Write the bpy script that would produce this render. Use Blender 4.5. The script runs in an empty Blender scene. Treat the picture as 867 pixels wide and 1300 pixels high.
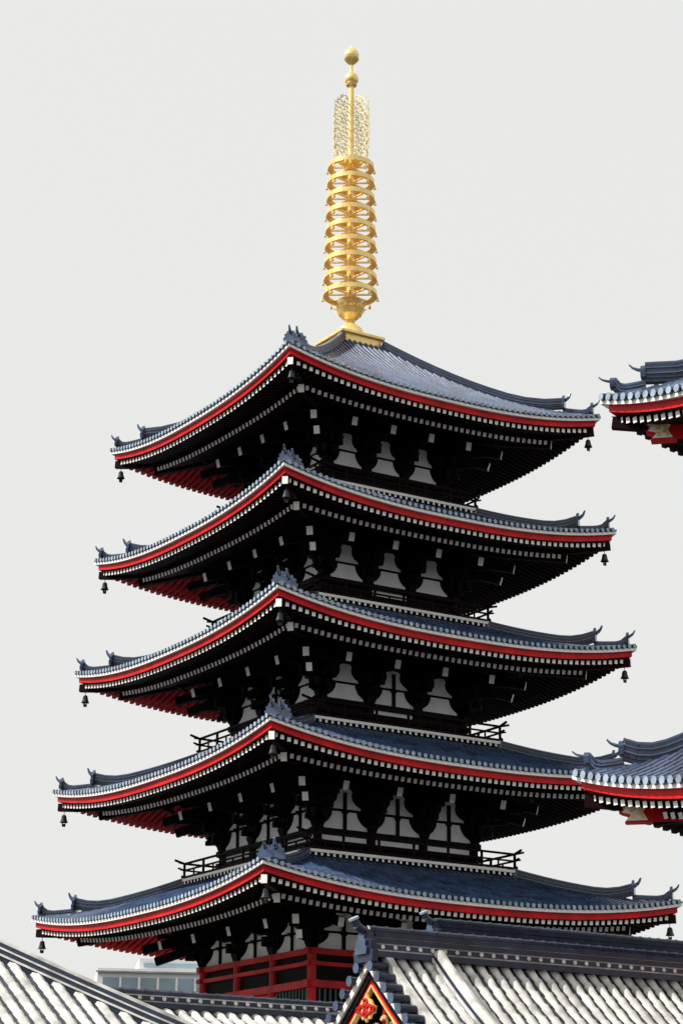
import bpy, math, random
from mathutils import Vector, Matrix
random.seed(4)
scene=bpy.context.scene
GRID=math.radians(32.36)
EYE=1.6

# ---------------------------------------------------------------- materials
def mat(name,col,rough=.6,metal=0,nscale=3.0,namt=.25,bump=0.0,bscale=20,spec=.5,col2=None,streak=False):
    m=bpy.data.materials.new(name); m.use_nodes=True
    nt=m.node_tree; b=nt.nodes['Principled BSDF']
    b.inputs['Roughness'].default_value=rough; b.inputs['Metallic'].default_value=metal
    b.inputs['Specular IOR Level'].default_value=spec
    tc=nt.nodes.new('ShaderNodeTexCoord'); n=nt.nodes.new('ShaderNodeTexNoise')
    n.inputs['Scale'].default_value=nscale; n.inputs['Detail'].default_value=6
    mp=nt.nodes.new('ShaderNodeMapping')
    if streak: mp.inputs['Scale'].default_value=(1,1,.15)
    nt.links.new(tc.outputs['Object'],mp.inputs['Vector']); nt.links.new(mp.outputs['Vector'],n.inputs['Vector'])
    r=nt.nodes.new('ShaderNodeValToRGB'); r.color_ramp.elements[0].position=.3; r.color_ramp.elements[1].position=.7
    c2=col2 or tuple(min(1,c*(1+namt)) for c in col)
    r.color_ramp.elements[0].color=(*[c*(1-namt) for c in col],1); r.color_ramp.elements[1].color=(*c2,1)
    nt.links.new(n.outputs['Fac'],r.inputs['Fac']); nt.links.new(r.outputs['Color'],b.inputs['Base Color'])
    if bump:
        n2=nt.nodes.new('ShaderNodeTexNoise'); n2.inputs['Scale'].default_value=bscale
        bp=nt.nodes.new('ShaderNodeBump'); bp.inputs['Strength'].default_value=bump; bp.inputs['Distance'].default_value=.02
        nt.links.new(tc.outputs['Object'],n2.inputs['Vector']); nt.links.new(n2.outputs['Fac'],bp.inputs['Height'])
        nt.links.new(bp.outputs['Normal'],b.inputs['Normal'])
    return m
M=dict(
 tile=mat('blue_tile',(.010,.016,.034),.34,0,1.2,.4,.2,8),
 tile_rib=mat('blue_tile_rib',(.042,.072,.145),.24,0,1.5,.55,.2,8,spec=.8),
 tile_end=mat('tile_end_cap',(.30,.37,.46),.4,0,2,.45),
 pan_l=mat('grey_pan_tile',(.030,.035,.045),.5,0,2,.45,.3,9),
 rib_l=mat('pale_round_tile',(.56,.55,.52),.42,0,2.6,.42,.3,10),
 ridge=mat('dark_ridge_tile',(.013,.022,.048),.4,0,2.5,.5,.3,12),
 white=mat('white_paint',(.88,.87,.84),.55,0,2,.06),
 plaster=mat('white_plaster',(.84,.87,.86),.8,0,1.5,.08),
 red=mat('vermilion_paint',(.56,.007,.010),.5,0,1.3,.3,spec=.2,streak=True),
 dred=mat('shaded_red_rafter',(.012,.0022,.0022),.6,0,1.5,.3,spec=.08),  # shaded copy of the rafter red, eave shade put into the colour
 lit_red=mat('skylit_red_rafter',(.55,.010,.012),.55,0,1.5,.3,spec=.2),  # lit copy of the rafter red, light from behind put into the colour
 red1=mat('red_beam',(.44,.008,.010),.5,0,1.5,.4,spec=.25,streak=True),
 black=mat('shade_dark_timber',(.0055,.004,.0045),.6,0,2,.3,spec=.08),  # vermilion timber coloured near-black, under-eave shade put into the base colour
 green=mat('green_lattice',(.02,.08,.06),.5,0,2,.3),
 gold=mat('gold_leaf',(.98,.62,.17),.30,.40,4,.08,.15,15,col2=(1,.80,.36)),
 pgold=mat('pale_gilt_openwork',(.74,.62,.34),.4,.25,4,.15),
 bronze=mat('bronze_bell',(.012,.015,.014),.5,.3,5,.4),
 stone=mat('granite',(.32,.31,.29),.85,0,1.2,.25,.4,10),
 ground=mat('paving',(.045,.043,.042),.9,0,.4,.25,.3,4),
 conc=mat('pale_concrete',(.70,.72,.73),.8,0,.3,.12),
 glass=mat('blue_glass',(.30,.40,.46),.2,0,.3,.3),
)

class MB:
    def __init__(s): s.v=[];s.f=[];s.m=[]
    def add(s,vs,fs,m):
        o=len(s.v); s.v+= [tuple(v) for v in vs]
        for i,f in enumerate(fs):
            s.f.append(tuple(o+j for j in f)); s.m.append(m[i] if isinstance(m,(list,tuple)) else m)
    def bar(s,p0,p1,w,h,m,me=None,h1=None,w1=None,ms=None):
        p0=Vector(p0);p1=Vector(p1);d=(p1-p0).normalized()
        up=Vector((0,0,1)) if abs(d.z)<.95 else Vector((0,1,0))
        sd=d.cross(up).normalized(); up=sd.cross(d)
        vs=[]
        for p,hh,ww in((p0,h,w),(p1,h1 or h,w1 or w)):
            for a,b in((-1,-1),(1,-1),(1,1),(-1,1)): vs.append(p+sd*(a*ww/2)+up*(b*hh/2))
        s.add(vs,[(0,1,5,4),(1,2,6,5),(2,3,7,6),(3,0,4,7),(3,2,1,0),(4,5,6,7)],[m,m,m,m,ms or m,me or m])
    def cyl(s,p0,p1,r0,r1,n,m,cap=None):
        p0=Vector(p0);p1=Vector(p1);d=(p1-p0).normalized()
        up=Vector((0,0,1)) if abs(d.z)<.95 else Vector((1,0,0))
        a=d.cross(up).normalized();b=a.cross(d)
        vs=[];
        for p,r in((p0,r0),(p1,r1)):
            for i in range(n):
                t=2*math.pi*i/n; vs.append(p+a*(math.cos(t)*r)+b*(math.sin(t)*r))
        fs=[(i,(i+1)%n,n+(i+1)%n,n+i) for i in range(n)]+[tuple(range(n))[::-1],tuple(range(n,2*n))]
        s.add(vs,fs,[m]*n+[cap or m]*2)
    def lathe(s,prof,c,n,m,closed=False):
        vs=[];c=Vector(c)
        for r,z in prof:
            for i in range(n):
                t=2*math.pi*i/n; vs.append(c+Vector((math.cos(t)*r,math.sin(t)*r,z)))
        fs=[];K=len(prof)
        for j in range(K if closed else K-1):
            j2=(j+1)%K
            for i in range(n): fs.append((j*n+i,j*n+(i+1)%n,j2*n+(i+1)%n,j2*n+i))
        s.add(vs,fs,m)
    def poly(s,pts,o,ax,up,t,m):
        o=Vector(o);ax=Vector(ax).normalized();up=Vector(up).normalized();nn=ax.cross(up)
        n=len(pts)
        vs=[o+ax*x+up*y+nn*(t/2) for x,y in pts]+[o+ax*x+up*y-nn*(t/2) for x,y in pts]
        s.add(vs,[tuple(range(n)),tuple(range(n,2*n))[::-1]]+[(i,(i+1)%n,n+(i+1)%n,n+i)[::-1] for i in range(n)],m)
    def grid(s,rows,m):
        R=len(rows);C=len(rows[0]);vs=[p for r in rows for p in r]
        s.add(vs,[(i*C+j,i*C+j+1,(i+1)*C+j+1,(i+1)*C+j) for i in range(R-1) for j in range(C-1)],m)
    def make(s,name,parent=None,smooth=False):
        me=bpy.data.meshes.new(name); me.from_pydata(s.v,[],s.f)
        used=sorted(set(s.m)); idx={k:i for i,k in enumerate(used)}
        for k in used: me.materials.append(M[k])
        me.polygons.foreach_set('material_index',[idx[k] for k in s.m])
        me.update()
        ob=bpy.data.objects.new(name,me); scene.collection.objects.link(ob)
        if parent: ob.parent=parent
        return ob
def empty(name,loc,rz=0):
    e=bpy.data.objects.new(name,None); scene.collection.objects.link(e); e.location=loc; e.rotation_euler=(0,0,rz); return e
def P(k,x,o,z):
    return [(x,-o,z),(o,x,z),(-x,o,z),(-o,-x,z)][k]

ONI=[(-.32,0),(-.36,.18),(-.27,.22),(-.30,.36),(-.20,.40),(-.17,.52),(-.06,.50),(0,.62),(.06,.50),(.17,.52),(.20,.40),(.30,.36),(.27,.22),(.36,.18),(.32,0)]

# ---------------------------------------------------------------- hipped roof with eaves
def roof(mb,wd,s,zt,sag,st,ztop,sp=.30,rr=.085,b=None,rmat='tile_rib',pmat='tile',emat='tile_end',near=False,oni=1.0,straight=.78,seg=.45,big=1.0,ridge='ridge',mode=2.5,bells=True,mainend=.855,litk=(2,),tipk=1.0,dark='dred',sweep=1.0,rhk=1.0):
    zm=zt-sag
    def surf(x,o):
        v=(s-o)/(s-st); ax=abs(x)/s
        return zm+(ztop-zm)*(straight*v+(1-straight)*v*v)+sag*ax**mode*max(0,1-v)
    def L(x,o): return sag*min(1.05,(abs(x)/s))**mode*(max(o,0)/s)**1.2
    for k in range(4):
        rafter_tone='lit_red' if k in litk else dark  # chosen faces get the lit rafter copy, the others the shaded one
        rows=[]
        for j in range(9):
            v=j/8;w=s*(1-v)+st*v
            rows.append([P(k,(-1+2*i/32)*w,w,surf((-1+2*i/32)*w,w)) for i in range(33)])
        mb.grid(rows,pmat)
        n=int(2*s/sp); off=(2*s-n*sp)/2+sp/2
        side=Vector(P(k,1,0,0))
        for i in range(n):
            x=-s+off+i*sp
            oi=max(abs(x),st)
            if s-oi<.15: oi=s-.15
            nn=max(1,int((s-oi)/seg))
            os_=[]
            for j in range(nn+1):
                o=s+.04-(s+.04-oi)*j/nn
                os_+= [o+.001,o-.03] if j<nn else [o]
            f=lambda o,x=x:P(k,x,o,surf(x,min(o,s)))
            rows=[]; jx=random.uniform(-.012,.012)
            for j,o in enumerate(os_):
                c=Vector(f(o))+side*jx; r2=rr*(1.12 if j%2==0 else .92)*random.uniform(.96,1.04)
                rows.append([c+side*(math.cos(math.pi*q/4)*r2)+Vector((0,0,math.sin(math.pi*q/4)*r2*1.1)) for q in range(5)])
            mb.grid(rows,rmat)
            c=Vector(f(s+.04)); ou=Vector(P(k,0,1,0))
            mb.cyl(c-ou*.05+Vector((0,0,.01)),c+ou*.035+Vector((0,0,.01)),rr*1.15,rr*1.15,8,rmat,emat)
        def band(o,z0,z1,m,thick=.3):
            N=32; rows=[]
            for (oo,zz) in((o-thick,z0),(o,z0),(o,z1),(o-thick,z1)):
                rows.append([P(k,(-1+2*i/N)*oo,oo,zm+zz+sag*(abs(-1+2*i/N))**mode) for i in range(N+1)])
            wd.grid(rows,m)
        B=big
        band(s,0.0,-.07*B,'tile')
        band(s-.02,-.072*B,-.205*B,'white')
        band(s-.17,-.207*B,-.48*B,'red')
        fs=.20;bs=.33
        f0=s-.30; fe=s-1.75*B
        rsp=.315*B
        n2=int(2*(s-.2)/rsp)
        zf=lambda x,o: zm-.58*B+fs*(f0-o)+L(x,o)
        zb=lambda x,o: zm-.58*B+fs*(f0-fe)-.40*B+bs*(fe+.1-o)+L(x,o)
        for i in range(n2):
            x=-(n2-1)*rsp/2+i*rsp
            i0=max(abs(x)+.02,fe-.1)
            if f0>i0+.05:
                wd.bar(P(k,x,i0,zf(x,i0)),P(k,x,f0,zf(x,f0)),.17*B,.18*B,rafter_tone,'white')
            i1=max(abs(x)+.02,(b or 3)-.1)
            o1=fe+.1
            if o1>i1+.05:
                wd.bar(P(k,x,i1,zb(x,i1)),P(k,x,o1,zb(x,o1)),.17*B,.19*B,rafter_tone,'white')
        N=32
        def strip(o0,o1,zfun,d,m):
            rows=[]
            for o in(o0,(o0+o1)/2,o1):
                rows.append([P(k,(-1+2*i/N)*o,o,zfun((-1+2*i/N)*o,o)+d) for i in range(N+1)])
            wd.grid(rows,m)
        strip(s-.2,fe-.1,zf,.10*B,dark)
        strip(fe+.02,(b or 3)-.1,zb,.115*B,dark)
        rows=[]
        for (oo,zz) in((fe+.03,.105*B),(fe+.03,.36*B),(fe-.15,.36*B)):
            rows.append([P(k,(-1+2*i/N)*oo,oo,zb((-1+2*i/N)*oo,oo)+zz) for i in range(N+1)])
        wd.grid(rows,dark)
        cx=lambda o,z:Vector(P(k,-o,o,z))
        q=[(b or 3)*.9,s*.6,fe+.12]
        for a,c in zip(q[:-1],q[1:]): wd.bar(cx(a,zb(a,a)-.12),cx(c,zb(c,c)-.12),.26*B,.36*B,dark,'white')
        q=[fe-.3,fe+.55*B,s-.9*B,s-.22]
        for a,c in zip(q[:-1],q[1:]): wd.bar(cx(a,zf(a,a)-.10),cx(c,zf(c,c)-.10),.25*B,.34*B,dark,'white')
        if bells:
            o=s-.42; zz=zf(o,o)-.26*B
            wd.cyl(cx(o,zz+.02),cx(o,zz-.18),.015,.015,5,'bronze')
            wd.lathe([(0,0),(.07,-.01),(.11,-.06),(.13,-.2),(.17,-.32),(.20,-.36),(.16,-.36),(.02,-.1)],cx(o,zz-.16),10,'bronze')
            wd.cyl(cx(o,zz-.4),cx(o,zz-.56),.012,.012,4,'bronze')
            wd.poly([(-.08,-.1),(.08,-.1),(.1,.08),(0,.03),(-.1,.08)],cx(o,zz-.62),(1,0,0),(0,0,1),.02,'bronze')
    for k in range(4):
        cx=lambda o,z:Vector(P(k,-o,o,z))
        dg=Vector(P(k,-1,1,0)).normalized(); pr=Vector((-dg.y,dg.x,0))
        def ridge_run(a,c,w,h,n=10,up=0):
            pts=[]
            for i in range(n+1):
                t=i/n;o=a+(c-a)*t
                pts.append(cx(o,surf(o,o)+h/2-.03+up*max(0,t-.7)**2*11))
            for i,(p,q_) in enumerate(zip(pts[:-1],pts[1:])):
                mb.bar(p,q_,w,h,ridge)
                mb.bar(p-Vector((0,0,h*.45)),q_-Vector((0,0,h*.45)),w*.8,h*.6,ridge)
                u=Vector((0,0,h/2+.02))
                mb.bar(p+u,q_+u,w*.6,.09,rmat)
                mb.bar(p-Vector((0,0,h*.18)),q_-Vector((0,0,h*.18)),w+.06,.035,rmat)
                mb.bar(p+Vector((0,0,h*.22)),q_+Vector((0,0,h*.22)),w+.04,.03,rmat)
            return pts[-1]
        def finial(e,sc,hl=.5):
            mb.poly([(x*sc,y*sc) for x,y in ONI],e+dg*.05-Vector((0,0,.28*sc)),pr,(0,0,1),.12,'tile_rib')
            p=[e+Vector((0,0,.10*sc)),e+dg*.18*hl*2+Vector((0,0,.16*sc)),e+dg*.30*hl*2+Vector((0,0,.26*sc)),e+dg*.38*hl*2+Vector((0,0,.42*sc))]
            for i in range(3): mb.cyl(p[i],p[i+1],(.10-.022*i)*sc,(.078-.022*i)*sc,8,rmat,emat)
        e=ridge_run(max(st*.98,.1),s*mainend,.30*big,.36*big*rhk,10,.34*sweep)
        finial(e,oni)
        e=ridge_run(s*mainend,s*.965,.22*big,.22*big*rhk,6,.24*sweep)
        finial(e+Vector((0,0,.02)),oni*.8*tipk)
    return surf,zm

# ---------------------------------------------------------------- pagoda
pag=empty('pagoda',(0,0,EYE),GRID)
tips=[13.50,19.26,24.89,30.37,35.92]
ss=[10.45,9.90,9.34,8.82,8.40]
bs_=[4.6,4.05,3.75,3.45,3.1]
Bal=[None,5.45,5.05,4.72,4.35]
z0s=[6.4,15.0,20.75,26.3,31.75]
SAG=.85
BELL_LO=[(.50,0),(.50,.07),(.42,.12),(.34,.20),(.28,.32),(.26,.43)]
BELL_UP=[(.36,.50),(.35,.55),(.24,.62),(.17,.72),(.15,.84),(.17,.93),(.12,1.0)]
for t in range(5):
    s=ss[t];b=bs_[t];zt=tips[t]
    mb=MB();wd=MB()
    if t<4: st=Bal[t+1]-.25; ztop=z0s[t+1]-.25
    else: st=1.15; ztop=40.1
    roof(mb,wd,s,zt,SAG,st,ztop,b=b,straight=.8 if t<4 else .7,oni=1.15)
    mb.make('roof_tiles_%d'%(t+1),pag); wd.make('eaves_%d'%(t+1),pag)
    # ---- body
    w=MB();z0=z0s[t]
    zb=zt-2.45 if t==0 else z0+1.2
    ztopb=zt+.15
    W='red1' if t==0 else 'black'  # upper storeys take the red timber with shade in its colour
    for k in range(4):
        cols=[-b,-b/3,b/3,b]
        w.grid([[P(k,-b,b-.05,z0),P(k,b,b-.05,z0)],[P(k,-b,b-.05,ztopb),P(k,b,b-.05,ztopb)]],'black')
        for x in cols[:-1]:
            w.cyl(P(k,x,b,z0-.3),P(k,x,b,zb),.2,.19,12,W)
        for zz,h,d in((zb-.12,.24,.20),(z0+.15,.3,.22),(zb-.62,.16,.24)):
            w.bar(P(k,-b-.3,b,zz),P(k,b+.3,b,zz),d+.1,h,W)
        if t==0: w.bar(P(k,-b-.35,b+.02,zb-1.45),P(k,b+.35,b+.02,zb-1.45),.34,.3,W)
        for j in range(3):
            xa,xb=cols[j]+.22,cols[j+1]-.22
            za,zc=z0+.3,(zb-.70 if t else zb-1.62)
            if t:
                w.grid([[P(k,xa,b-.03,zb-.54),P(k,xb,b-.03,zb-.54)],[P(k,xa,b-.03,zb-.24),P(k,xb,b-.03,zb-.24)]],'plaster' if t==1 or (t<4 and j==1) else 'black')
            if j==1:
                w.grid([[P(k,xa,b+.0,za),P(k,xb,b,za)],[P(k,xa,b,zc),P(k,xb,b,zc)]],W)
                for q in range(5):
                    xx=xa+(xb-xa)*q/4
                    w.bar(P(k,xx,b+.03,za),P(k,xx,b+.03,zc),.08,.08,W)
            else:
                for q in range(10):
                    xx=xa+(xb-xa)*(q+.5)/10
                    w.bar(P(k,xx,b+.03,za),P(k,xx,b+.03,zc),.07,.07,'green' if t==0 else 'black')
            xm=(cols[j]+cols[j+1])/2
            pair=t in(0,1) or (t==2 and j==1)
            W_=(cols[j+1]-cols[j])*(.86 if pair else .74); H_=1.75 if t<2 else 1.6
            if t==0: H_=1.5
            zz0=zb+.03
            ax=Vector(P(k,1,0,0))
            for prof in(BELL_LO,BELL_UP):
                out=[(x_*W_,y_*H_) for x_,y_ in prof]+[(-x_*W_,y_*H_) for x_,y_ in prof[::-1]]
                w.poly(out,P(k,xm,b-.02,zz0),ax,(0,0,1),.03,'plaster')
            if pair:
                w.bar(P(k,xm,b+.02,zz0-.02),P(k,xm,b+.02,zz0+H_*.9),.16,.10,'black')
                w.bar(P(k,xm,b+.02,zz0+H_*.36),P(k,xm,b+.02,zz0+H_*.48),.16,.12,'black',h1=.12,w1=.5)
        def bracket(x,diag=False):
            if diag:
                D=Vector(P(k,-1,1,0)); c0=Vector(P(k,-b,b,0))
                f=lambda o,z:c0+D*(o)+Vector((0,0,z))
                sdv=Vector((-D.y,D.x,0)).normalized()
            else:
                f=lambda o,z:Vector(P(k,x,b+o,z)); sdv=Vector(P(k,1,0,0))
            def blk(o,z,sx=0,sz=.2,ww=.24):
                p=f(o,z)+sdv*sx
                w.bar(p,p+Vector((0,0,sz)),ww*.7,ww*.7,'black',None,h1=ww,w1=ww)
            w.bar(f(0,zb),f(0,zb+.3),.34,.34,'black',None,h1=.5,w1=.5)
            for l in range(4):
                z=zb+.42+l*.5
                ln=.42+.10*l
                for o in ([0] if l==0 else [0,.48*l]):
                    if l==3 and o: continue
                    la=ln if o==0 else .45
                    w.bar(f(o,z)-sdv*la,f(o,z)+sdv*la,.17,.2,'black')
                    for sx in(-la+.1,0,la-.1): blk(o,z+.11,sx)
                if l<3:
                    w.bar(f(-.1,z),f(.48*(l+1)+.12,z),.17,.2,'black'); blk(.48*(l+1),z+.11)
            dd=1.0 if not diag else .9
            a=f(.1,zt-1.0);e=f(2.25*dd,zt-1.62)
            w.bar(a,e,.28,.38,'black','white')
            if diag:
                w.bar(f(.1,zt-1.5),f(1.6,zt-2.15),.26,.36,'black','white')
            w.bar(f(1.85,zb+1.98)-sdv*.55,f(1.85,zb+1.98)+sdv*.55,.17,.2,'black')
        for x in cols[1:3]: bracket(x)
        bracket(0,True)
        bracket(-b+.0); bracket(b-.0)
        w.bar(P(k,-b-.1,b+.0,zb+1.85),P(k,b+.1,b+.0,zb+1.85),.16,.16,'black')
        for o,z in((.48,zb+1.95),(.96,zb+2.2),(1.85,zb+2.36)):
            w.bar(P(k,-b-o-.3,b+o,z),P(k,b+o+.3,b+o,z),.16,.18,'black')
    w.make('storey_%d'%(t+1),pag)
    # ---- balcony
    if t>0:
        g=MB();B=Bal[t]
        for k in range(4):
            g.grid([[P(k,-B,B,z0),P(k,B,B,z0)],[P(k,-b+.1,b-.1,z0),P(k,b-.1,b-.1,z0)]],'black')
            g.bar(P(k,-B-.02,B-.04,z0-.05),P(k,B+.02,B-.04,z0-.05),.12,.12,'white')
            g.bar(P(k,-B+.1,B-.2,z0-.2),P(k,B-.1,B-.2,z0-.2),.2,.2,'black')
            g.grid([[P(k,-B+.3,B-.3,z0-.1),P(k,B-.3,B-.3,z0-.1)],[P(k,-B+.3,B-.3,z0-.9),P(k,B-.3,B-.3,z0-.9)]],'black')
            n=int(2*B/.3)
            for i in range(n):
                x=-B+.15+i*(2*B-.3)/(n-1)
                g.bar(P(k,x,B-.4,z0-.19),P(k,x,B+.03,z0-.19),.11,.12,'black','white')
            ro=B-.12
            RM='dred'
            for zz,ex,hh in((.10,.15,.10),(.42,.32,.07),(.72,.5,.09)):
                g.bar(P(k,-ro,ro,z0+zz),P(k,ro,ro,z0+zz),.08,hh,RM)
                for sg in(-1,1):
                    g.bar(P(k,sg*ro,ro,z0+zz),P(k,sg*(ro+ex),ro,z0+zz+ex*.25),.08,hh,RM)
            n=7
            for i in range(n):
                x=-ro+2*ro*i/(n-1)
                g.bar(P(k,x,ro+.001,z0),P(k,x,ro+.001,z0+.74),.09,.09,RM)
                if i<n-1:
                    x2=x+ro/(n-1)
                    g.bar(P(k,x2,ro,z0+.1),P(k,x2,ro,z0+.44),.06,.06,RM)
        g.make('balcony_%d'%(t+1),pag)
pd=MB()
zg=-EYE
for k in range(4):
    pd.grid([[P(k,-9,9,zg),P(k,9,9,zg)],[P(k,-9,9,5.4),P(k,9,9,5.4)],[P(k,-9.2,9.2,5.4),P(k,9.2,9.2,5.4)],[P(k,-9.2,9.2,5.7),P(k,9.2,9.2,5.7)],[P(k,-.1,.1,5.7),P(k,.1,.1,5.7)]],'stone')
    pd.grid([[P(k,-5.2,5.2,5.7),P(k,5.2,5.2,5.7)],[P(k,-5.2,5.2,6.4),P(k,5.2,5.2,6.4)],[P(k,-.1,.1,6.4),P(k,.1,.1,6.4)]],'stone')
    for i in range(9): pd.bar(P(k,-8.4+i*2.1,9.05,zg),P(k,-8.4+i*2.1,9.05,5.39),.3,.2,'red1')
pd.make('podium',pag)

# ---- spire
sp=MB()
def box(mb,c,sx,sy,sz,m): mb.bar((c[0],c[1],c[2]-sz/2),(c[0],c[1],c[2]+sz/2),sx,sy,m)
box(sp,(0,0,40.22),2.15,2.15,.65,'gold'); box(sp,(0,0,40.60),2.45,2.45,.12,'gold'); box(sp,(0,0,39.90),2.35,2.35,.1,'gold')
sp.lathe([(0,41.50),(.3,41.47),(.6,41.22),(.72,40.90),(.74,40.66)],(0,0,0),24,'gold')
sp.lathe([(.18,41.45),(.28,41.7),(.55,41.95),(.72,42.25),(.60,42.22),(.45,42.15),(.38,42.3),(.5,42.45),(.62,42.7),(.4,42.6),(.2,42.5)],(0,0,0),24,'gold')
for i in range(12):
    a=i*math.pi/6
    sp.bar((math.cos(a)*.4,math.sin(a)*.4,42.0),(math.cos(a)*.8,math.sin(a)*.8,42.32),.26,.04,'gold',h1=.03,w1=.05)
sp.cyl((0,0,41.4),(0,0,54.5),.19,.13,16,'gold')
sp.cyl((0,0,54.5),(0,0,56),.08,.07,12,'gold')
for i in range(9):
    z=43.05+i*.85;R=1.31-.022*i
    sp.lathe([(R,z-.115),(R,z+.115),(R-.06,z+.115),(R-.06,z+.02),(R-.26,z+.02),(R-.26,z-.03),(R-.06,z-.05),(R-.05,z-.115)],(0,0,0),40,'gold',True)
    sp.lathe([(.17,z-.16),(.27,z-.12),(.27,z+.12),(.17,z+.16)],(0,0,0),16,'gold')
    for j in range(8):
        a=j*math.pi/4+.2
        c,s_=math.cos(a),math.sin(a)
        sp.bar((c*.2,s_*.2,z),(c*(R-.05),s_*(R-.05),z),.10,.06,'gold')
        sp.cyl((c*(R+.02),s_*(R+.02),z-.11),(c*(R+.02),s_*(R+.02),z-.34),.02,.075,6,'gold')
sp.lathe([(.15,49.95),(.5,50.0),(.62,50.12),(.4,50.2),(.15,50.3)],(0,0,0),20,'gold')
def flat_ring(mb,c,ax,ro,ri,t,a0,a1,m):
    n=10;up=Vector((0,0,1));nn=ax.cross(up);c=Vector(c)
    rows=[]
    for i in range(n+1):
        a=a0+(a1-a0)*i/n;d=ax*math.cos(a)+up*math.sin(a)
        rows.append([c+d*ro+nn*t/2,c+d*ri+nn*t/2,c+d*ri-nn*t/2,c+d*ro-nn*t/2,c+d*ro+nn*t/2])
    mb.grid(rows,m)
def wm_(f):
    f=min(1.02,max(0,f))
    return 1.17*(1-(abs(f-.45)/.60)**4)**.5
for q in range(4):
    a=q*math.pi/2+math.radians(14)
    ax=Vector((math.cos(a),math.sin(a),0))
    zz=50.35;row=0
    while zz<53.55:
        f=(zz-50.2)/3.35
        wmax=wm_(f)-.04
        x=.22+(.16 if row%2 else 0)
        while x<wmax:
            j=random.uniform(-.03,.03); ph=random.uniform(-.6,.6)
            flat_ring(sp,ax*(x+j)+Vector((0,0,zz+j)),ax,.155,.115,.03,-.9+ph,2.6+ph,'pgold')
            if f<.9:
                p=ax*(x+j+.135)+Vector((0,0,zz))
                sp.bar(p,p+ax*.03+Vector((0,0,.20)),.03,.03,'pgold')
            x+=.31
        zz+=.235;row+=1
    pr=[]
    for i in range(17):
        f=i/16; pr.append(ax*(wm_(f)-.01)+Vector((0,0,50.2+3.35*f)))
    pr+= [ax*.40+Vector((0,0,53.68)),ax*.22+Vector((0,0,53.55))]
    for i,(p0,p1) in enumerate(zip(pr[:-1],pr[1:])):
        sp.bar(p0,p1,.035,.035,'pgold')
        if i%2==0: flat_ring(sp,p0,ax,.11,.08,.03,-1.2,2.4,'pgold')
def ball(mb,c,r,tip=0):
    prof=[(r*math.sin(math.pi*i/14),-r*math.cos(math.pi*i/14)+(tip*(max(0,i-10)/4)**2)) for i in range(15)]
    mb.lathe(prof,c,20,'gold')
ball(sp,(0,0,54.72),.36,.1); sp.lathe([(.1,54.27),(.26,54.35),(.3,54.45),(.12,54.47)],(0,0,0),16,'gold')
ball(sp,(0,0,56.05),.38,.22); sp.lathe([(.08,55.52),(.3,55.72),(.38,55.82),(.2,55.82)],(0,0,0),16,'gold')
sp.make('spire',pag)

# ---------------------------------------------------------------- gate on the right
gate=empty('temple_gate',(16.96,-52.5,EYE),GRID)
for (s,zt,st,ztop,b,nm) in((8.0,18.9,2.0,22.6,5.2,'upper'),(8.63,9.9,5.6,11.2,5.4,'lower')):
    mb=MB();wd=MB()
    roof(mb,wd,s,zt,.95,st,ztop,sp=.27,rr=.085,b=b,near=True,oni=.55,seg=.34,big=.8,emat='tile_end',rmat='tile_rib',mode=3.0,bells=False,litk=(),mainend=.90,straight=.66,sweep=.9,rhk=1.25)
    for k in range(4):
        D=Vector(P(k,-1,1,0)).normalized();o=s-.85
        c=Vector(P(k,-o,o,zt-1.02))
        wd.poly([(-2.9,-.2),(.0,-.2),(-.12,-.05),(.1,.02),(.0,.12),(.22,.28),(-2.9,.22)],c,D,(0,0,1),.34,'red')
        pr=Vector((-D.y,D.x,0))
        for sg in(-1,1):
            cc=c+pr*.175*sg
            wd.poly([(-.52,-.16),(-.04,-.16),(-.16,-.03),(.05,.03),(-.04,.12),(.14,.25),(-.5,.2),(-.42,.02)],cc,D,(0,0,1),.012,'white')
            for (u,v,r) in((-.32,.06,.11),(-.15,.1,.08),(-.18,-.08,.06),(-.0,.16,.06),(-.40,-.08,.05)):
                flat_ring(wd,cc+D*u+Vector((0,0,v))+pr*.008*sg,D,r,r*.6,.02,0,5.2,'gold')
                flat_ring(wd,cc+D*u+Vector((0,0,v))+pr*.008*sg,D,r*.4,r*.1,.02,1,5.2,'gold')
    mb.make(nm+'_roof_tiles',gate); wd.make(nm+'_eaves',gate)
    w=MB()
    zlo=-EYE if nm=='lower' else 11.0
    for k in range(4):
        w.grid([[P(k,-b,b,zlo),P(k,b,b,zlo)],[P(k,-b,b,zt-.3),P(k,b,b,zt-.3)]],'plaster')
        for i in range(5):
            x=-b+2*b*i/4.0001
            w.cyl(P(k,x,b,zlo),P(k,x,b,zt-1.8),.25,.25,12,'red')
            for l in range(3):
                w.bar(P(k,x-.4-.2*l,b+.3*l,zt-1.6+.4*l),P(k,x+.4+.2*l,b+.3*l,zt-1.6+.4*l),.18,.22,'red','white',ms='white')
                w.bar(P(k,x,b,zt-1.6+.4*l),P(k,x,b+.5+.4*l,zt-1.6+.4*l),.18,.22,'red','white')
        for zz in(zt-1.9,zt-3.2,zlo+1): w.bar(P(k,-b-.3,b,zz),P(k,b+.3,b,zz),.36,.34,'red')
    w.make(nm+'_body',gate)

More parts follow.
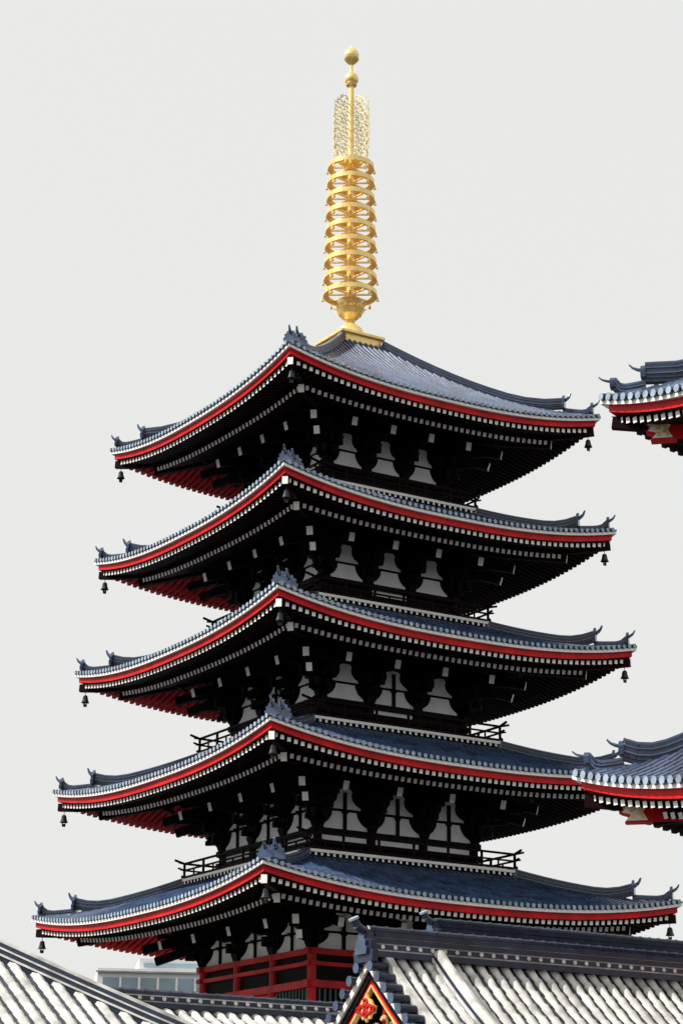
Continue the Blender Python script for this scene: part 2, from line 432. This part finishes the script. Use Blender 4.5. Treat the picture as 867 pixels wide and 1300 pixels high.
# ---------------------------------------------------------------- gabled roofs
def gable(name,loc,Lr,dep,pitch,cur,spc=.32,rr=.095,orn=1.0,kudari=None,rmat='rib_l',pmat='pan_l',rh=.5,rot=GRID,walls=True):
    e=empty(name,loc,rot)
    mb=MB();H=loc[2]
    zz=lambda o:-pitch*o+cur*o*o
    for sgn in(-1,1):
        step=.30;rows=[];o=0
        while o<dep:
            rows.append([(x,sgn*o,zz(o)) for x in(0,Lr)]); rows.append([(x,sgn*(o+step),zz(o+step)+.03) for x in(0,Lr)])
            o+=step
        mb.grid(rows,pmat)
        n=int((Lr-.3)/spc)
        for i in range(n):
            x=.32+i*spc
            m=int(dep/.32)
            jit=random.uniform(-.012,.012)
            rows=[]
            for j in range(m+1):
                jj=random.uniform(-.008,.008)
                for dd,r2 in((0,.84),(.028,1.15)):
                    o=j*.32+dd
                    rj=rr*r2*random.uniform(.97,1.03)
                    rows.append([Vector((x+jit+jj+math.cos(math.pi*q/6)*rj,sgn*o,zz(o)+.02+math.sin(math.pi*q/6)*rj*1.15)) for q in range(7)])
            mb.grid(rows,rmat)
            o=m*.32+.04
            mb.cyl((x,sgn*o,zz(o)),(x,sgn*(o+.06),zz(o)),rr*1.2,rr*1.2,10,rmat)
        for xe,dx in((0,-1),(Lr,1)):
            m=int(dep/.25)
            for j in range(1,m):
                o=j*.25
                c=Vector((xe,sgn*o,zz(o)+.05))
                mb.cyl(c-Vector((dx*.22,0,0)),c+Vector((dx*.20,0,0)),.085,.09,10,'ridge',rmat)
                mb.cyl(c+Vector((dx*.20,0,0)),c+Vector((dx*.24,0,0)),.105,.105,10,'ridge','tile_rib')
            N=12
            for j in range(N):
                o0,o1=dep*j/N,dep*(j+1)/N
                mb.bar((xe-dx*.25,sgn*o0,zz(o0)+.12),(xe-dx*.25,sgn*o1,zz(o1)+.12),.16,.15,rmat)
                mb.bar((xe+dx*.06,sgn*o0,zz(o0)-.12),(xe+dx*.06,sgn*o1,zz(o1)-.12),.12,.12,'white')
                mb.bar((xe+dx*.0,sgn*o0,zz(o0)-.27),(xe+dx*.0,sgn*o1,zz(o1)-.27),.12,.18,'black')
                mb.bar((xe-dx*.04,sgn*o0,zz(o0)-.44),(xe-dx*.04,sgn*o1,zz(o1)-.44),.12,.16,'red')
                mb.bar((xe-dx*.02,sgn*o0,zz(o0)-.54),(xe-dx*.02,sgn*o1,zz(o1)-.54),.12,.04,'gold')
    for w_,z0,z1,m in((.46,0,.12,'ridge'),(.34,.12,.16,rmat),(.40,.16,.25,'ridge'),(.32,.25,.28,rmat),(.38,.28,.38,'ridge'),(.30,.38,.40,rmat),(.40,.40,max(rh,.42),'ridge')):
        if z1>rh: continue
        mb.bar((-.05,0,(z0+z1)/2),(Lr+.05,0,(z0+z1)/2),w_,z1-z0,m)
    mb.cyl((-.12,0,rh+.03),(Lr+.12,0,rh+.03),.10,.10,10,'ridge',rmat)
    for i in range(int(Lr/.3)):
        mb.cyl((i*.3,0,rh+.03),(i*.3+.04,0,rh+.03),.115,.115,10,'ridge')
        for sy in(-1,1):
            mb.cyl((i*.3+.1,sy*.2,.205),(i*.3+.1,sy*.225,.205),.045,.045,8,rmat)
    for xe,dx in((-.1,-1),(Lr+.1,1)):
        mb.poly([(x*orn*1.0,y*orn*1.15-.1) for x,y in ONI],(xe+dx*.06,0,0),(0,1,0),(0,0,1),.14,'ridge')
        mb.poly([(x*orn*.6,y*orn*.75+.05) for x,y in ONI],(xe+dx*.15,0,0),(0,1,0),(0,0,1),.08,'tile_rib')
        p=Vector((xe,0,rh-.02)); pts=[p,p+Vector((dx*.16,0,.05)),p+Vector((dx*.28,0,.13)),p+Vector((dx*.34,0,.24))]
        for a,c in zip(pts[:-1],pts[1:]): mb.cyl(a,c,.085,.085,10,'ridge','tile_end')
        mb.cyl(pts[-1],pts[-1]+Vector((dx*.02,0,.04)),.11,.11,10,'tile_end')
    if kudari:
        for x in kudari:
            N=14
            for j in range(N):
                o0,o1=.2+(dep*.82)*j/N,.2+(dep*.82)*(j+1)/N
                mb.bar((x,-o0,zz(o0)+.17),(x,-o1,zz(o1)+.17),.26,.26,'ridge')
                mb.bar((x,-o0,zz(o0)+.10),(x,-o1,zz(o1)+.10),.32,.05,rmat)
                mb.cyl((x,-o0,zz(o0)+.34),(x,-o1,zz(o1)+.34),.12,.12,10,rmat)
                mb.bar((x-.17,-o0,zz(o0)+.24),(x-.17,-o1,zz(o1)+.24),.03,.06,rmat)
            o=.2+dep*.82
            mb.poly([(a*.6,c*.8) for a,c in ONI],(x,-o-.05,zz(o)-.02),(1,0,0),(0,0,1),.12,'ridge')
    mb.make('tile_roof',e)
    w=MB(); dy=dep-.9; D=min(dy,dep*.8)
    for xe,dx in((.45,-1),(Lr-.45,1)):
        pts=[(-D,zz(D)-.3),(-D*.5,zz(D*.5)-.25),(0,-.25),(D*.5,zz(D*.5)-.25),(D,zz(D)-.3)]
        w.poly(pts,(xe,0,0),(0,1,0),(0,0,1),.1,'dred')
        w.bar((xe+dx*.1,0,zz(D)-.2),(xe+dx*.1,0,-.4),.16,.12,'red1')
        for f in(.45,.8):
            w.bar((xe+dx*.12,-D*f,zz(D*f)-.35),(xe+dx*.12,D*f,zz(D*f)-.35),.12,.2,'white' if f<.5 else 'red1')
        c=Vector((xe+dx*.58,0,-.95))
        geg=[(0,-.42),(.10,-.30),(.26,-.34),(.36,-.18),(.52,-.22),(.62,-.02),(.42,.02),(.30,.16),(.12,.2),(0,.36)]
        geg=geg+[(-x,y) for x,y in geg[-2:0:-1]]
        w.poly([(x*.55,y*.75) for x,y in geg],c,(0,1,0),(0,0,1),.05,'gold')
        for u,v,r in((.18,-.08,.11),(-.18,-.08,.11),(.38,-.08,.07),(-.38,-.08,.07),(0,.1,.08),(.0,-.2,.07)):
            flat_ring(w,c+Vector((dx*.04,u*.7,v*.8)),Vector((0,1,0)),r,r*.55,.04,0,6.0,'red1')
        c2=Vector((xe+dx*.17,0,-1.25))
        for u,v,r in((.0,0,.16),(.3,-.1,.13),(-.3,-.1,.13),(.55,-.25,.12),(-.55,-.25,.12),(.15,-.3,.1),(-.15,-.3,.1)):
            flat_ring(w,c2+Vector((0,u,v)),Vector((0,1,0)),r,r*.55,.04,.5,6.0,'gold')
    if walls:
        zb_=zz(D)-.2; zg=-H
        for y0 in(-D,D):
            w.grid([[(.5,y0,zg),(Lr-.5,y0,zg)],[(.5,y0,zb_),(Lr-.5,y0,zb_)]],'plaster')
            n=max(2,int(Lr/2))
            for i in range(n+1):
                x=.5+(Lr-1)*i/n; w.cyl((x,y0,zg),(x,y0,zb_),.16,.16,10,'red1')
            w.bar((.3,y0,zb_-.3),(Lr-.3,y0,zb_-.3),.24,.26,'red1'); w.bar((.3,y0,zg+1),(Lr-.3,y0,zg+1),.24,.26,'red1')
        for x0 in(.5,Lr-.5):
            w.grid([[(x0,-D,zg),(x0,D,zg)],[(x0,-D,zb_),(x0,D,zb_)]],'plaster')
            w.bar((x0,-D,zb_-.1),(x0,D,zb_-.1),.2,.26,'red1')
    w.make('walls_and_gables',e)
    return e
gable('shrine_hall',(.52,-55,5.12+EYE),13,4.0,.98,.055,kudari=[1.45])
gable('shrine_hall',(2.25,-44.8,6.62+EYE),16,4.2,.8,.04,rmat='tile_rib',pmat='tile')
gable('covered_corridor',(-6.2,-51.2,4.56+EYE),10,2.4,.5,.03,orn=.5,rh=.28)

# left hall with hipped roof
hall=empty('tile_roofed_hall',(-9.7,-59.2,EYE),GRID)
mb=MB();wd=MB()
roof(mb,wd,7.6,1.67,.15,.4,5.90,sp=.29,rr=.085,b=6.2,rmat='rib_l',pmat='pan_l',emat='rib_l',near=True,seg=.22,big=.8,straight=.95,oni=.8,litk=(),bells=False,mainend=.95,sweep=.3)
mb.make('roof_tiles',hall);wd.make('eaves',hall)
w=MB()
for k in range(4):
    w.grid([[P(k,-6.2,6.2,-EYE),P(k,6.2,6.2,-EYE)],[P(k,-6.2,6.2,2.0),P(k,6.2,6.2,2.0)]],'plaster')
    for i in range(5): w.cyl(P(k,-6.2+3.1*i,6.2,-EYE),P(k,-6.2+3.1*i,6.2,1.4),.18,.18,10,'red1')
w.make('walls',hall)

# distant modern building
ob=empty('office_building',(-15,52,0),math.radians(8))
w=MB()
def bx(mb,x0,x1,y0,y1,z0,z1,m):
    vs=[(x,y,z) for z in(z0,z1) for x,y in((x0,y0),(x1,y0),(x1,y1),(x0,y1))]
    mb.add(vs,[(3,2,1,0),(4,5,6,7),(0,1,5,4),(1,2,6,5),(2,3,7,6),(3,0,4,7)],m)
bx(w,-1.6,9,0,12,0,18.1,'conc'); bx(w,1.2,9.2,1,11,18.1,18.9,'conc'); bx(w,6,9,3,9,18.9,19.9,'conc')
for fl in range(6):
    z=2.2+fl*2.9
    bx(w,-1.3,8.6,-.06,0.02,z,z+.8,'glass')
    for i in range(9): bx(w,-1.4+i*1.25,-1.25+i*1.25,-.12,-.05,z-.02,z+.82,'white')
    bx(w,-1.7,9.1,-.25,-.01,z+1.12,z+1.22,'stone')
bx(w,1.5,8.9,.90,.98,18.3,18.6,'glass')
w.make('facade',ob)

g=MB();R=3000
g.grid([[(-R,-R,0),(R,-R,0)],[(-R,R,0),(R,R,0)]],'ground'); g.make('ground')

# ---------------------------------------------------------------- light
az=math.radians(75);el=math.radians(45)
sv=Vector((-math.sin(az)*math.cos(el),-math.cos(az)*math.cos(el),math.sin(el)))
sd=bpy.data.lights.new('sun','SUN');sd.energy=5.0;sd.angle=math.radians(.5);sd.color=(1,.96,.89)
so=bpy.data.objects.new('sun',sd);scene.collection.objects.link(so);so.rotation_euler=sv.to_track_quat('Z','Y').to_euler()
so.location=(-60,-20,80)
wl=bpy.data.worlds.new('World');scene.world=wl;wl.use_nodes=True;nt=wl.node_tree
bg=nt.nodes['Background'];sk=nt.nodes.new('ShaderNodeTexSky');sk.sky_type='NISHITA';sk.sun_disc=False
sk.sun_elevation=el;sk.sun_rotation=math.atan2(sv.x,sv.y)%(2*math.pi);sk.dust_density=4
hs=nt.nodes.new('ShaderNodeHueSaturation');hs.inputs['Saturation'].default_value=.25
mx=nt.nodes.new('ShaderNodeMix');mx.data_type='RGBA';mx.inputs[0].default_value=.93
nt.links.new(sk.outputs[0],hs.inputs['Color']);nt.links.new(hs.outputs[0],mx.inputs[6])
mx.inputs[7].default_value=(8.58,8.66,8.46,1)
nt.links.new(mx.outputs[2],bg.inputs['Color']);bg.inputs['Strength'].default_value=.1
scene.view_settings.view_transform='Standard';scene.view_settings.look='None';scene.view_settings.exposure=0

# ---------------------------------------------------------------- camera
cd=bpy.data.cameras.new('camera');co=bpy.data.objects.new('camera',cd);scene.collection.objects.link(co)
cd.sensor_fit='VERTICAL';cd.sensor_height=36;cd.lens=36*2842.3/1300;cd.clip_end=6000;cd.clip_start=.1
mtx=Matrix.Rotation(.0035,4,'Z')@Matrix.Rotation(math.pi/2+.3098,4,'X')@Matrix.Rotation(.0068,4,'Z')
co.matrix_world=Matrix.Translation((0,-100,EYE))@mtx
scene.camera=co
